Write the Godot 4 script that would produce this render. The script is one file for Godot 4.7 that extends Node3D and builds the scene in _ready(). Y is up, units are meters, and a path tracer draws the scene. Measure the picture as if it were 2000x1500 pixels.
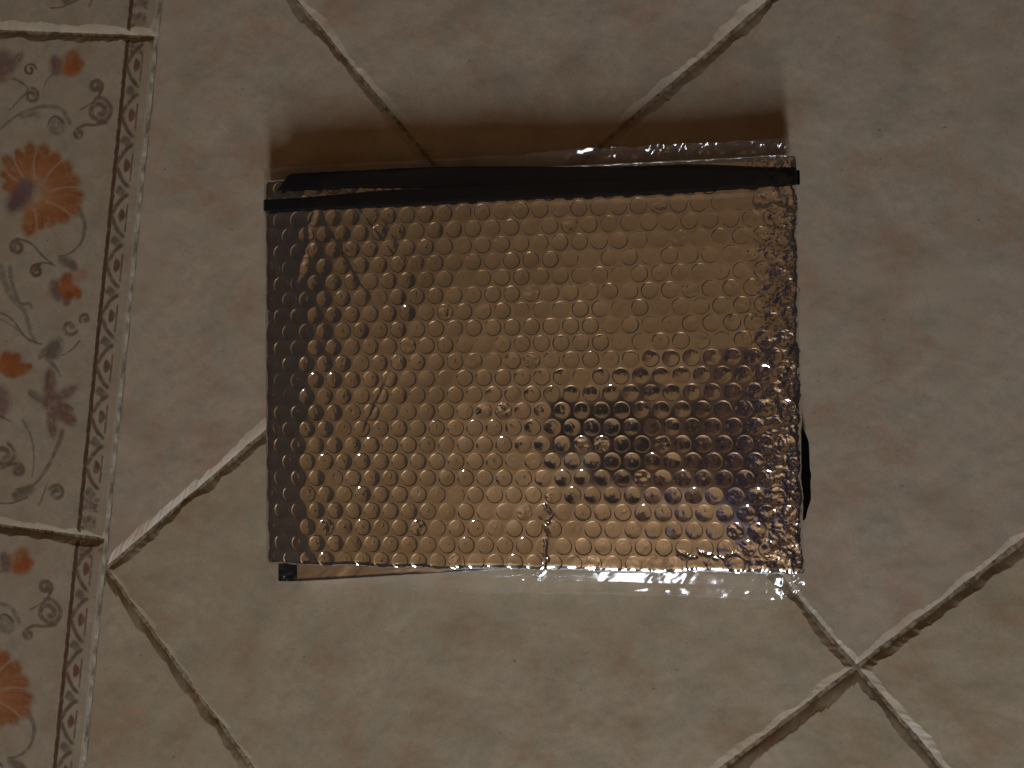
extends Node3D
# A folded reflective sunshade in a clear plastic bag on a rustic tiled floor, lit by one narrow window.

const CAM := Vector3(0.06304053, 0.38964622, -0.12694379)
const CX := Vector3(0.98912422, -0.11311028, -0.09401774)   # camera right
const CD := Vector3(0.09227024, -0.02059844, 0.99552092)    # camera down
const CF := Vector3(-0.11454027, -0.9933689, -0.00993771)   # camera forward
const FOCAL := 1387.0

var rng := RandomNumberGenerator.new()
var M := {}

# ---------------------------------------------------------------- helpers
func noise(seed_: int, freq: float, octaves := 3, kind := FastNoiseLite.TYPE_SIMPLEX_SMOOTH) -> FastNoiseLite:
	var n := FastNoiseLite.new()
	n.seed = seed_; n.frequency = freq; n.noise_type = kind
	n.fractal_type = FastNoiseLite.FRACTAL_FBM if octaves > 1 else FastNoiseLite.FRACTAL_NONE
	n.fractal_octaves = octaves
	return n

func floor_at(px: float, py: float, h := 0.0) -> Vector3:      # pixel of the photograph -> point on the plane y = h
	var d := CX * ((px - 1000.0) / FOCAL) + CD * ((py - 750.0) / FOCAL) + CF
	return CAM + d * ((h - CAM.y) / d.y)

func tag(o: Node, label := "", category := "", group := "", kind := "") -> void:
	if label: o.set_meta("label", label)
	if category: o.set_meta("category", category)
	if group: o.set_meta("group", group)
	if kind: o.set_meta("kind", kind)

func base(called: String, at := Vector3.ZERO, turn := 0.0) -> Node3D:
	var o := Node3D.new()
	o.name = called; add_child(o, true)
	o.position = at; o.rotation.y = turn
	return o

func put(mesh: Mesh, called: String, mat: Material, parent: Node = self) -> MeshInstance3D:
	var o := MeshInstance3D.new()
	o.name = called; o.mesh = mesh
	if mat: o.material_override = mat
	parent.add_child(o, true)
	return o

func arrays(v: PackedVector3Array, n: PackedVector3Array, uv: PackedVector2Array, idx: PackedInt32Array) -> ArrayMesh:
	var a := []
	a.resize(Mesh.ARRAY_MAX)
	a[Mesh.ARRAY_VERTEX] = v
	if n.size(): a[Mesh.ARRAY_NORMAL] = n
	if uv.size(): a[Mesh.ARRAY_TEX_UV] = uv
	a[Mesh.ARRAY_INDEX] = idx
	var m := ArrayMesh.new()
	m.add_surface_from_arrays(Mesh.PRIMITIVE_TRIANGLES, a)
	return m

func with_normals(v: PackedVector3Array, uv: PackedVector2Array, idx: PackedInt32Array) -> ArrayMesh:   # smooth, area weighted
	var n := PackedVector3Array(); n.resize(v.size())
	for k in range(0, idx.size(), 3):
		var c := (v[idx[k + 2]] - v[idx[k]]).cross(v[idx[k + 1]] - v[idx[k]])
		for q in 3: n[idx[k + q]] += c
	for k in n.size(): n[k] = n[k].normalized() if n[k].length() > 1e-14 else Vector3.UP
	return arrays(v, n, uv, idx)

func mat(c: Color, rough: float, metal := 0.0) -> StandardMaterial3D:   # c is a linear base colour
	var m := StandardMaterial3D.new()
	m.albedo_color = c.linear_to_srgb(); m.roughness = rough; m.metallic = metal
	return m

func box(sx: float, sy: float, sz: float, at: Vector3, called: String, m: Material, parent: Node = self) -> MeshInstance3D:
	var b := BoxMesh.new(); b.size = Vector3(sx, sy, sz)
	var o := put(b, called, m, parent); o.position = at
	return o

# a strip that follows a line of frames: at every station a closed cross-section
func sweep(sections: Array, closed_ends := true) -> ArrayMesh:
	var v := PackedVector3Array(); var idx := PackedInt32Array()
	var m: int = sections[0].size()
	for s in sections: v.append_array(PackedVector3Array(s))
	for k in sections.size() - 1:
		for j in m:
			var a := k * m + j; var b := k * m + (j + 1) % m; var c := a + m; var d := b + m
			idx.append_array([a, c, b, b, c, d])
	if closed_ends:
		for j in range(1, m - 1):
			idx.append_array([0, j, j + 1])
			var o := (sections.size() - 1) * m
			idx.append_array([o, o + j + 1, o + j])
	var st := SurfaceTool.new()
	st.begin(Mesh.PRIMITIVE_TRIANGLES)
	st.set_smooth_group(-1)
	for k in idx: st.add_vertex(v[k])
	st.generate_normals()
	return st.commit()

# ---------------------------------------------------------------- the floor's textures
func tile_picture(size: int, seed_: int, pale: Color, brown: Color, grey: Color) -> Image:
	var n1 := noise(seed_, 0.0075, 4).get_seamless_image(size, size).get_data()
	var n2 := noise(seed_ + 7, 0.013, 5).get_seamless_image(size, size).get_data()
	var n3 := noise(seed_ + 13, 0.05, 3).get_seamless_image(size, size).get_data()
	var n4 := noise(seed_ + 21, 0.25, 2).get_seamless_image(size, size).get_data()
	var out := PackedByteArray(); out.resize(size * size * 3)
	for k in size * size:
		var a := smoothstep(0.42, 0.86, n1[k] / 255.0 * 0.62 + n3[k] / 255.0 * 0.38)
		var b := smoothstep(0.45, 0.9, n2[k] / 255.0 * 0.75 + n3[k] / 255.0 * 0.25)
		var c := pale.lerp(brown, a * 0.85).lerp(grey, b * 0.6)
		var f := 1.0 + (n4[k] / 255.0 - 0.5) * 0.11 + (n3[k] / 255.0 - 0.5) * 0.10 - (0.04 if n4[k] > 200 else 0.0)
		out[k * 3] = int(clampf(c.r * f, 0, 1) * 255.0); out[k * 3 + 1] = int(clampf(c.g * f, 0, 1) * 255.0); out[k * 3 + 2] = int(clampf(c.b * f, 0, 1) * 255.0)
	var g := RandomNumberGenerator.new(); g.seed = seed_
	for q in size * size / 9000:                                  # small pits and specks in the glaze
		var x := g.randi_range(2, size - 3); var y := g.randi_range(2, size - 3); var k := g.randf_range(0.68, 0.93) if g.randf() < 0.75 else g.randf_range(1.05, 1.12)
		for d in [[0, 0], [1, 0], [0, 1], [1, 1], [2, 1], [-1, 1]].slice(0, g.randi_range(1, 6)):
			var at: int = ((y + d[1]) * size + x + d[0]) * 3
			for c in 3: out[at + c] = mini(255, int(out[at + c] * k))
	return Image.create_from_data(size, size, false, Image.FORMAT_RGB8, out)

const DECOR_W := 0.2
const DECOR_H := 0.2996
const DECOR_X := -0.4127
const DECOR_Z := -0.3166
var pic: Image
var worn: FastNoiseLite

func dab(at: Vector2, r: float, c: Color, strength := 0.5, soft := 0.5) -> void:      # at, r in texture pixels
	for y in range(maxi(0, int(at.y - r - 1)), mini(pic.get_height(), int(at.y + r + 2))):
		for x in range(maxi(0, int(at.x - r - 1)), mini(pic.get_width(), int(at.x + r + 2))):
			var d := Vector2(x, y).distance_to(at) / r
			if d < 1.0:
				var k := strength * (1.0 - smoothstep(1.0 - soft, 1.0, d)) * clampf(0.85 + worn.get_noise_2d(x, y) * 0.9, 0.0, 1.0)
				pic.set_pixel(x, y, pic.get_pixel(x, y).lerp(c, k))

func tex(px: float, py: float) -> Vector2:                       # pixel of the photograph -> pixel of the print
	var p := floor_at(px, py)
	return Vector2((p.x - DECOR_X) / DECOR_W * pic.get_width(), (p.z - DECOR_Z) / DECOR_H * pic.get_height())

func stroke(pts: Array, w0: float, w1: float, c: Color, strength := 0.4) -> void:    # a brushed line through photo pixels
	var cv := Curve2D.new()
	for k in pts.size():
		var p := tex(pts[k].x, pts[k].y)
		var tan_ := Vector2.ZERO
		if k > 0 and k < pts.size() - 1:
			tan_ = (tex(pts[k + 1].x, pts[k + 1].y) - tex(pts[k - 1].x, pts[k - 1].y)) * 0.18
		cv.add_point(p, -tan_, tan_)
	var ln := cv.get_baked_length()
	var s := 0.0
	while s <= ln:
		var w := lerpf(w0, w1, s / maxf(ln, 0.01))
		dab(cv.sample_baked(s), maxf(w, 1.2), c, strength, 0.55)
		s += maxf(1.2, w * 0.45)

func curl(cx: float, cy: float, r: float, from: float, turns: float, w: float, c: Color) -> void:   # a spiral that winds inwards
	var pts := []
	var n := int(absf(turns) * 10.0) + 3
	for k in n:
		var t := float(k) / (n - 1)
		var a := from + turns * TAU * t
		pts.append(Vector2(cx, cy) + Vector2(cos(a), sin(a)) * r * (1.0 - 0.72 * t))
	stroke(pts, w * 1.25, w * 1.8, c)

func petal(at: Vector2, to: Vector2, wide: float, c: Color, edge: Color, strength := 0.5) -> void:    # a painted petal, photo pixels
	var d := to - at
	for k in 24:
		var t := (k + 0.5) / 24.0
		var p := at + d * t
		var q := tex(p.x, p.y)
		dab(q, wide * (0.35 + 0.75 * sin(PI * clampf(t * 0.8 + 0.1, 0, 1))) , c.lerp(edge, smoothstep(0.5, 1.0, t)), strength * 0.3, 0.75)
	var side := d.orthogonal().normalized() * wide * 0.28
	stroke([at + d * 0.25 + side * 0.3, at + d * 0.65 + side, to + side * 0.4], 1.4, 2.4, edge, 0.35)
	stroke([at + d * 0.3 - side * 0.5, at + d * 0.7 - side, to - side * 0.5], 1.2, 2.0, edge, 0.25)

func decor_picture() -> Image:
	var w := 768; var h := 1152
	pic = tile_picture(1152, 91, Color(0.735, 0.675, 0.585), Color(0.70, 0.61, 0.51), Color(0.66, 0.625, 0.55)).get_region(Rect2i(0, 0, w, h))
	worn = noise(5, 0.05, 3)
	var dark := Color(0.41, 0.30, 0.24); var umber := Color(0.47, 0.385, 0.325); var grey := Color(0.50, 0.455, 0.395)
	var orange := Color(0.73, 0.45, 0.27); var rust := Color(0.63, 0.35, 0.20); var mauve := Color(0.55, 0.43, 0.405); var cream := Color(0.74, 0.62, 0.50)
	var red := Color(0.49, 0.35, 0.295)
	# border: a strong inner line, a broken outer line and a band of chevrons
	var mm := 768.0 / 200.0
	var xi := 182.2 * mm; var xo := 192.6 * mm
	var y := 3.5 * mm
	while y < h - 3.5 * mm:
		dab(Vector2(xi + worn.get_noise_1d(y) * 1.5, y), 5.6 + worn.get_noise_1d(y * 3.0) * 1.2, dark, 0.8, 0.3)
		y += 2.0
	for k in 10:
		var yc := (18.0 + 29.96 * k) * mm
		if k == 9: continue
		for s in [-1.0, 1.0]:
			for q in 26:
				var t := q / 25.0
				dab(Vector2(lerpf(xi + 4.0, xo - 3.0, t), yc + s * (4.0 + 44.0 * t + 7.0 * sin(PI * t))), 7.2 - t, umber, 0.42, 0.5)
		for q in 16:                                              # drop between the arms
			var t := q / 15.0
			dab(Vector2(xi + 25.0 + 4.0 * sin(PI * t), yc - 14.0 + 28.0 * t), 2.5 + 8.0 * sin(PI * t), red, 0.35, 0.4)
		for q in 18:                                              # bell between two chevrons
			var t := q / 17.0
			dab(Vector2(xi + 8.0 + 16.0 * t, yc + 57.5 + 5.0 * sin(t * 9.0)), 4.0 + 9.0 * t, grey, 0.3, 0.5)
		for q in 30: dab(Vector2(xo, yc - 26.0 + q * 2.1), 3.1, umber, 0.55, 0.4)
	for e in [7.0 * mm, h - 9.0 * mm, h - 20.0 * mm]:               # blotched ends of the band
		for q in 40: dab(Vector2(rng.randf_range(xi + 6, xo), e + rng.randf_range(-15, 15)), rng.randf_range(4, 8), umber, 0.3, 0.6)
	# bud, curls and stems between the flowers
	petal(Vector2(112, 142), Vector2(106, 112), 19.0 * 1.1, mauve, mauve.darkened(0.1), 0.5)
	petal(Vector2(126, 136), Vector2(146, 104), 26.0, cream.lerp(orange, 0.5), rust, 0.5)
	petal(Vector2(130, 138), Vector2(158, 124), 22.0, orange, rust, 0.75)
	stroke([Vector2(104, 144), Vector2(90, 158), Vector2(83, 184)], 4.0, 2.0, grey, 0.25)
	petal(Vector2(0, 150), Vector2(8, 108), 34.0, mauve, grey, 0.45); petal(Vector2(18, 140), Vector2(42, 103), 17.0, mauve, umber, 0.35)
	curl(58, 136, 13, 0.0, -1.2, 2.6, dark); curl(61, 186, 15, -1.6, 1.3, 4.0, umber)
	stroke([Vector2(18, 214), Vector2(36, 196), Vector2(54, 172), Vector2(24, 152)], 3.5, 5.0, grey)
	curl(187, 168, 14, 0.9, -1.3, 5.0, umber)
	stroke([Vector2(196, 172), Vector2(193, 186), Vector2(180, 200), Vector2(156, 214)], 6.0, 2.5, umber)
	curl(194, 216, 26, -1.9, 1.6, 5.5, umber)
	stroke([Vector2(208, 238), Vector2(184, 243), Vector2(164, 244), Vector2(148, 254)], 6.0, 5.0, umber); curl(154, 261, 10, -2.6, -1.2, 4.0, umber)
	stroke([Vector2(0, 252), Vector2(26, 230), Vector2(58, 214), Vector2(92, 207), Vector2(122, 216), Vector2(137, 244)], 4.0, 9.0, grey, 0.3)
	stroke([Vector2(40, 228), Vector2(66, 222), Vector2(78, 228)], 8.0, 9.0, grey, 0.25)
	dab(tex(112, 246), 27.0, grey, 0.55, 0.35); stroke([Vector2(92, 246), Vector2(100, 230), Vector2(112, 228), Vector2(124, 240)], 4.0, 4.0, umber)
	# the large open flower
	var ctr := Vector2(64, 378)
	var fan := [[196, 62, 11], [214, 74, 13], [232, 92, 16], [250, 92, 13], [266, 98, 17], [284, 96, 19], [302, 92, 17], [322, 92, 19], [343, 92, 20], [4, 98, 19], [20, 98, 19], [38, 84, 17], [58, 74, 14], [76, 70, 13], [96, 80, 17]]
	for f in fan:
		var a := deg_to_rad(f[0]); var dirv := Vector2(cos(a), sin(a))
		petal(ctr + dirv * 22.0, ctr + dirv * (f[1] - 2.0), f[2] * 1.6, cream.lerp(orange, 0.75), rust if f[2] % 2 else orange.darkened(0.12), 0.75)
	for a in [222.0, 243.0, 275.0, 312.0, 352.0, 30.0, 86.0]:
		var dv := Vector2(cos(deg_to_rad(a)), sin(deg_to_rad(a)))
		stroke([ctr + dv * 30.0, ctr + dv * 62.0 + dv.orthogonal() * 4.0, ctr + dv * 90.0], 6.0, 2.5, cream, 0.45)
	dab(tex(66, 372), 60.0, cream, 0.8, 0.8)
	petal(Vector2(58, 360), Vector2(20, 406), 33.0, mauve, mauve.darkened(0.15), 0.6); petal(Vector2(50, 352), Vector2(34, 400), 24.0, mauve, mauve.darkened(0.1), 0.4)
	stroke([Vector2(155, 414), Vector2(166, 440), Vector2(157, 474), Vector2(136, 494), Vector2(113, 500)], 9.0, 2.6, grey, 0.4)
	petal(Vector2(116, 504), Vector2(146, 520), 15.0, grey, mauve, 0.5); petal(Vector2(138, 512), Vector2(148, 526), 13.0, mauve, mauve, 0.4)
	curl(33, 482, 15, -1.4, -1.5, 4.4, umber); stroke([Vector2(32, 466), Vector2(58, 474), Vector2(84, 500), Vector2(106, 518)], 4.5, 3.0, umber)
	curl(71, 529, 13, -1.0, -1.4, 4.0, dark); stroke([Vector2(72, 516), Vector2(88, 513), Vector2(106, 518)], 4.5, 2.5, umber)
	petal(Vector2(118, 582), Vector2(104, 552), 22.0, mauve, mauve.darkened(0.1), 0.55)
	petal(Vector2(122, 566), Vector2(134, 538), 22.0, orange, rust, 0.8); petal(Vector2(128, 560), Vector2(154, 576), 20.0, orange, rust, 0.8); petal(Vector2(140, 546), Vector2(166, 532), 18.0, cream, cream.lerp(orange, 0.3), 0.35)
	petal(Vector2(134, 572), Vector2(128, 594), 14.0, rust, mauve, 0.6)
	stroke([Vector2(0, 520), Vector2(8, 548), Vector2(22, 580), Vector2(46, 606), Vector2(60, 650), Vector2(72, 672)], 13.0, 6.0, grey, 0.25)
	stroke([Vector2(20, 520), Vector2(22, 548), Vector2(38, 590), Vector2(56, 592), Vector2(62, 602)], 9.0, 5.0, grey, 0.3)
	stroke([Vector2(0, 610), Vector2(24, 624), Vector2(50, 658), Vector2(82, 672)], 4.0, 3.0, umber, 0.3); stroke([Vector2(0, 622), Vector2(30, 640), Vector2(60, 668)], 3.0, 3.0, grey, 0.3)
	curl(136, 639, 16, 0.4, 1.0, 4.5, umber); curl(166, 622, 11, 2.4, 1.0, 4.0, umber); stroke([Vector2(120, 694), Vector2(138, 684), Vector2(156, 664)], 2.0, 3.5, umber)
	petal(Vector2(114, 664), Vector2(96, 700), 24.0, grey, grey.darkened(0.1), 0.5); petal(Vector2(110, 668), Vector2(76, 698), 14.0, grey, umber, 0.4); stroke([Vector2(98, 706), Vector2(112, 722), Vector2(118, 736)], 8.0, 3.0, grey)
	for f in [[-30, 40, 17], [5, 46, 19], [-62, 30, 13], [30, 34, 12]]:
		var a := deg_to_rad(f[0]); petal(Vector2(0, 716), Vector2(0, 716) + Vector2(cos(a), sin(a)) * f[1], f[2] * 1.3, orange, rust, 0.75)
	petal(Vector2(28, 728), Vector2(60, 714), 15.0, orange, rust, 0.7); petal(Vector2(0, 760), Vector2(0, 810), 30.0, mauve, mauve, 0.35)
	# the mauve lily
	petal(Vector2(96, 790), Vector2(98, 722), 22.0, mauve.lerp(red, 0.4), red, 0.7); petal(Vector2(104, 782), Vector2(148, 756), 18.0, mauve.lerp(red, 0.25), mauve, 0.55)
	petal(Vector2(104, 796), Vector2(146, 826), 22.0, mauve.lerp(red, 0.45), red, 0.6); petal(Vector2(98, 800), Vector2(104, 852), 18.0, mauve.lerp(red, 0.4), red, 0.55); petal(Vector2(94, 792), Vector2(56, 764), 15.0, mauve, umber, 0.4)
	dab(tex(92, 794), 20.0, red, 0.45, 0.8); petal(Vector2(108, 786), Vector2(142, 800), 12.0, mauve.lerp(red, 0.5), red, 0.5)
	stroke([Vector2(122, 838), Vector2(111, 874), Vector2(86, 922), Vector2(62, 948), Vector2(28, 956)], 9.0, 4.0, umber.lerp(grey, 0.5), 0.35)
	petal(Vector2(66, 952), Vector2(30, 968), 18.0, grey, umber, 0.5); petal(Vector2(26, 964), Vector2(32, 976), 10.0, grey, umber, 0.5); stroke([Vector2(0, 982), Vector2(24, 982), Vector2(54, 970)], 3.0, 3.0, umber)
	stroke([Vector2(44, 820), Vector2(60, 852), Vector2(66, 890), Vector2(62, 932)], 5.0, 2.5, grey, 0.3); stroke([Vector2(0, 812), Vector2(22, 824)], 4.0, 2.0, red, 0.4)
	curl(6, 888, 24, -1.2, 1.4, 5.5, umber); stroke([Vector2(0, 916), Vector2(18, 908), Vector2(34, 904)], 4.0, 5.0, umber); curl(35, 918, 12, -1.2, 1.2, 5.0, umber)
	curl(110, 962, 16, 3.6, 1.3, 4.6, grey.darkened(0.1)); stroke([Vector2(76, 986), Vector2(84, 966), Vector2(92, 944)], 6.0, 2.5, umber, 0.3)
	# scrolls of the half that lies past the photograph's edge, in the same hand
	var far := [[40.0, 60.0], [30.0, 150.0], [45.0, 235.0]]
	for f in far:
		for k in 40:
			var a: float = 0.3 * k
			dab(Vector2(f[0] * mm + cos(a) * (50.0 - k), f[1] * mm + sin(a) * (50.0 - k)), 5.0, grey, 0.4, 0.5)
		for k in 9:
			var a := k * TAU / 9.0
			dab(Vector2(f[0] * mm + 90.0 + cos(a) * 30.0, f[1] * mm + 110.0 + sin(a) * 30.0), 20.0, orange, 0.5, 0.5)
	for q in 160:                                                 # worn specks
		dab(Vector2(rng.randf_range(0, w), rng.randf_range(0, h)), rng.randf_range(1.0, 2.2), dark, 0.6, 0.4)
	return pic

# ---------------------------------------------------------------- one floor tile with a hand-broken edge
# poly: corners in metres (x, z); wide: bevel width of every edge (mm); origin: where the tile's own origin lies
func tile_mesh(poly: PackedVector2Array, wide: Array, step: float, seed_: int, origin: Vector2, decor := false) -> ArrayMesh:
	var n := poly.size()
	if Geometry2D.is_polygon_clockwise(poly):
		poly = poly.duplicate(); poly.reverse()
		var w2 := []
		for k in n: w2.append(wide[(n - 2 - k + n) % n])
		wide = w2
	var scallop := noise(seed_, 0.05, 1); var broken := noise(seed_ + 3, 0.2, 3); var long := noise(seed_ + 9, 0.014, 2)
	const INSET := 0.011
	var inner := []
	for k in n:
		var p := poly[k]; var a := (p - poly[(k - 1 + n) % n]).normalized(); var b := (poly[(k + 1) % n] - p).normalized()
		var bis := (b - a).normalized()
		var s := maxf(absf(a.cross(bis)), 0.3)
		inner.append(p + bis * (INSET / s))
	var rings := [[0.0, -9.0], [0.0, -2.4], [0.1, -2.0], [0.3, -1.45], [0.55, -0.85], [0.8, -0.36], [0.94, -0.12], [1.0, 0.03], [1.1, 0.0], [1.5, 0.0]]
	if step > 0.02: rings = [[0.0, -9.0], [0.0, -3.9], [0.5, -1.6], [1.0, 0.0]]
	var v := PackedVector3Array(); var uv := PackedVector2Array(); var idx := PackedInt32Array()
	var count := 0
	var outer := []; var inn := []; var wid := []
	for k in n:
		var a := poly[k]; var b := poly[(k + 1) % n]; var ia: Vector2 = inner[k]; var ib: Vector2 = inner[(k + 1) % n]
		var ln := a.distance_to(b)
		var m := maxi(2, int(ln / step))
		var prev: float = wide[(k - 1 + n) % n]; var next: float = wide[(k + 1) % n]; var own: float = wide[k]
		for j in m:
			var t := float(j) / m
			var p := a.lerp(b, t)
			var corner := clampf(minf(t, 1.0 - t) * ln / 0.008, 0.0, 1.0)
			var other := prev if t < 0.5 else next
			var w := lerpf((own + other) * 0.5, own, corner)
			var q := p * 1000.0
			var wob := 1.0 + long.get_noise_2dv(q) * 0.5 + scallop.get_noise_2dv(q) * 0.38 + broken.get_noise_2dv(q) * 0.22
			wid.append(clampf(w * wob, minf(0.5, w), 9.5) / (INSET * 1000.0))
			var ragged := broken.get_noise_2d(q.x * 3.4 + 40.0, q.y * 3.4) * 0.0005 * (1.0 if w > 2.0 else 0.3)
			outer.append(p + (ia.lerp(ib, t) - p).normalized() * (ragged + 0.0001)); inn.append(ia.lerp(ib, t)); count += 1
	for r in rings.size():
		for j in count:
			var f: float = rings[r][0]
			var o: Vector2 = outer[j]; var i: Vector2 = inn[j]
			var w: float = wid[j]
			var p := o.lerp(i, minf(f * w, 1.0)) if f < 1.45 else i
			var deep: float = clampf(w * INSET * 1000.0 / 2.6, 0.28, 1.0) if r > 0 else 1.0
			var yy: float = rings[r][1] * deep
			if f > 0.0 and f < 0.99: yy += broken.get_noise_2d(p.x * 1300.0, p.y * 1300.0) * 0.26 * deep * sin(PI * f) + scallop.get_noise_2d(p.x * 700.0 + 90.0, p.y * 700.0) * 0.22 * deep
			v.append(Vector3(p.x - origin.x, yy * 0.001, p.y - origin.y))
			uv.append(Vector2((p.x - DECOR_X) / DECOR_W, (p.y - DECOR_Z) / DECOR_H) if decor else p / 0.45)
	for r in rings.size() - 1:
		for j in count:
			var a := r * count + j; var b := r * count + (j + 1) % count; var c := a + count; var d := b + count
			idx.append_array([a, b, c, b, d, c])
	# flat middle: a fan from the centre of the last ring
	var mid := Vector2.ZERO
	for i in inn: mid += i
	mid /= count
	v.append(Vector3(mid.x - origin.x, 0, mid.y - origin.y)); uv.append(Vector2((mid.x - DECOR_X) / DECOR_W, (mid.y - DECOR_Z) / DECOR_H) if decor else mid / 0.45)
	var last := (rings.size() - 1) * count
	for j in count: idx.append_array([last + j, last + (j + 1) % count, v.size() - 1])
	var mesh := with_normals(v, uv, idx)
	return mesh

# ---------------------------------------------------------------- the sunshade (millimetres in its own frame: u right, v towards the window)
const TOP := 18.0
const U0 := -143.6
const U1 := 142.2
const V0 := -108.0
const V1 := 105.6
const PITCH := 10.25
const ROW := 8.83
const RB := 4.62
var n_low: FastNoiseLite
var n_mid: FastNoiseLite
var n_crisp: FastNoiseLite
var n_fine: FastNoiseLite

func bend(s: float, lo: float, hi: float, r: float) -> Vector2:          # along the sheet -> (place, drop)
	if s > hi - r:
		var a := (s - hi + r) / r
		return Vector2(hi - r + r * sin(a), r * (1.0 - cos(a))) if a < PI / 2 else Vector2(hi, r + (a - PI / 2) * r)
	if s < lo + r:
		var a := (lo + r - s) / r
		return Vector2(lo + r - r * sin(a), r * (1.0 - cos(a))) if a < PI / 2 else Vector2(lo, r + (a - PI / 2) * r)
	return Vector2(s, 0.0)

func ridge(x: float, w: float) -> float: return exp(-x * x / (w * w))

func sheet_height(u: float, v: float) -> float:
	var y := n_low.get_noise_2d(u, v) * 1.0 + n_mid.get_noise_2d(u, v) * 0.13
	var right := smoothstep(108.0, 141.0, u); var left := smoothstep(-112.0, -141.0, u); var low := smoothstep(86.0, 106.0, v)
	y += n_crisp.get_noise_2d(u, v) * (1.1 * right + 0.35 * low * smoothstep(-20.0, 60.0, u))
	y -= 2.2 * left * left
	# tucks of the film seen at the upper left and the two creases near the lower edge
	y += 0.5 * ridge(u + 117.0 + (v + 70.0) * 0.22 + n_crisp.get_noise_1d(v) * 2.5, 1.5) * smoothstep(-40.0, -62.0, v) * smoothstep(-96.0, -84.0, v)
	y += 0.4 * ridge((u + 92.0) * 0.85 - (v + 60.0) * 0.5 + n_crisp.get_noise_1d(v) * 2.0, 1.2) * ridge(v + 62.0, 20.0)
	y += 0.25 * ridge((u + 80.0) * 0.9 + (v - 20.0) * 0.42, 1.1) * ridge(v - 16.0, 16.0)
	y += 0.24 * ridge((u + 76.0) * 0.8 - (v + 74.0) * 0.6, 0.8) * ridge(v + 76.0, 14.0) + 0.24 * ridge((u + 69.0) * 0.85 - (v + 74.0) * 0.5, 0.8) * ridge(v + 72.0, 16.0)
	y -= 0.55 * ridge(u - 12.8 + n_crisp.get_noise_1d(v * 1.5) * 3.0, 0.8) * smoothstep(62.0, 76.0, v)
	y -= 0.7 * ridge(v - 96.6 + n_crisp.get_noise_1d(u) * 3.0, 0.8) * smoothstep(76.0, 84.0, u) * smoothstep(116.0, 106.0, u)
	return y

func sheet_point(u: float, v: float, b: PackedFloat32Array) -> Vector3:   # b: one bubble (or empty)
	var y := sheet_height(u, v)
	if b.size():
		var du := u - b[0]; var dv := v - b[1]
		var q := sqrt(du * du + dv * dv) / RB
		if q < 1.0:
			var e := 1.0 - smoothstep(0.84, 1.0, q)
			y -= b[2] * (1.0 - q * q) + b[3] * e
			y += (b[4] * du + b[5] * dv) * e
			var a := du * b[8] - dv * b[9] - b[10]; var c := du * b[9] + dv * b[8] + 0.9          # a small pinch in the middle
			y += b[6] * exp(-a * a / 0.10) * exp(-c * c / 1.6) * e
			y += b[7] * n_fine.get_noise_2d(u * 1.0, v * 1.0) * e
	var pu := bend(u, U0 + n_mid.get_noise_1d(v * 0.7) * 0.7, U1 + n_mid.get_noise_1d(v + 300.0) * 1.0, 4.5); var pv := bend(v, V0, V1 + 0.4 + n_mid.get_noise_1d(u * 0.8 + 900.0) * 1.3, 4.0)
	return Vector3(pu.x, maxf(TOP + y - pu.y - pv.y, 3.0), pv.x) * 0.001

func sheet_normal(u: float, v: float, b: PackedFloat32Array) -> Vector3:
	const E := 0.06
	var a := sheet_point(u + E, v, b) - sheet_point(u - E, v, b); var c := sheet_point(u, v + E, b) - sheet_point(u, v - E, b)
	var n := c.cross(a)
	return n.normalized() if n.length() > 1e-16 else Vector3.UP

func hex_ring() -> Array:                                                 # 24 points on the cell's outline, six corners among them
	var y2 := (PITCH * PITCH / 4 + ROW * ROW) / (2 * ROW); var y1 := ROW - y2
	var c := [Vector2(PITCH / 2, -y1), Vector2(PITCH / 2, y1), Vector2(0, y2), Vector2(-PITCH / 2, y1), Vector2(-PITCH / 2, -y1), Vector2(0, -y2)]
	var out := []
	for k in 6:
		for j in 4: out.append(c[k].lerp(c[(k + 1) % 6], j / 4.0))
	return out

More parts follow.
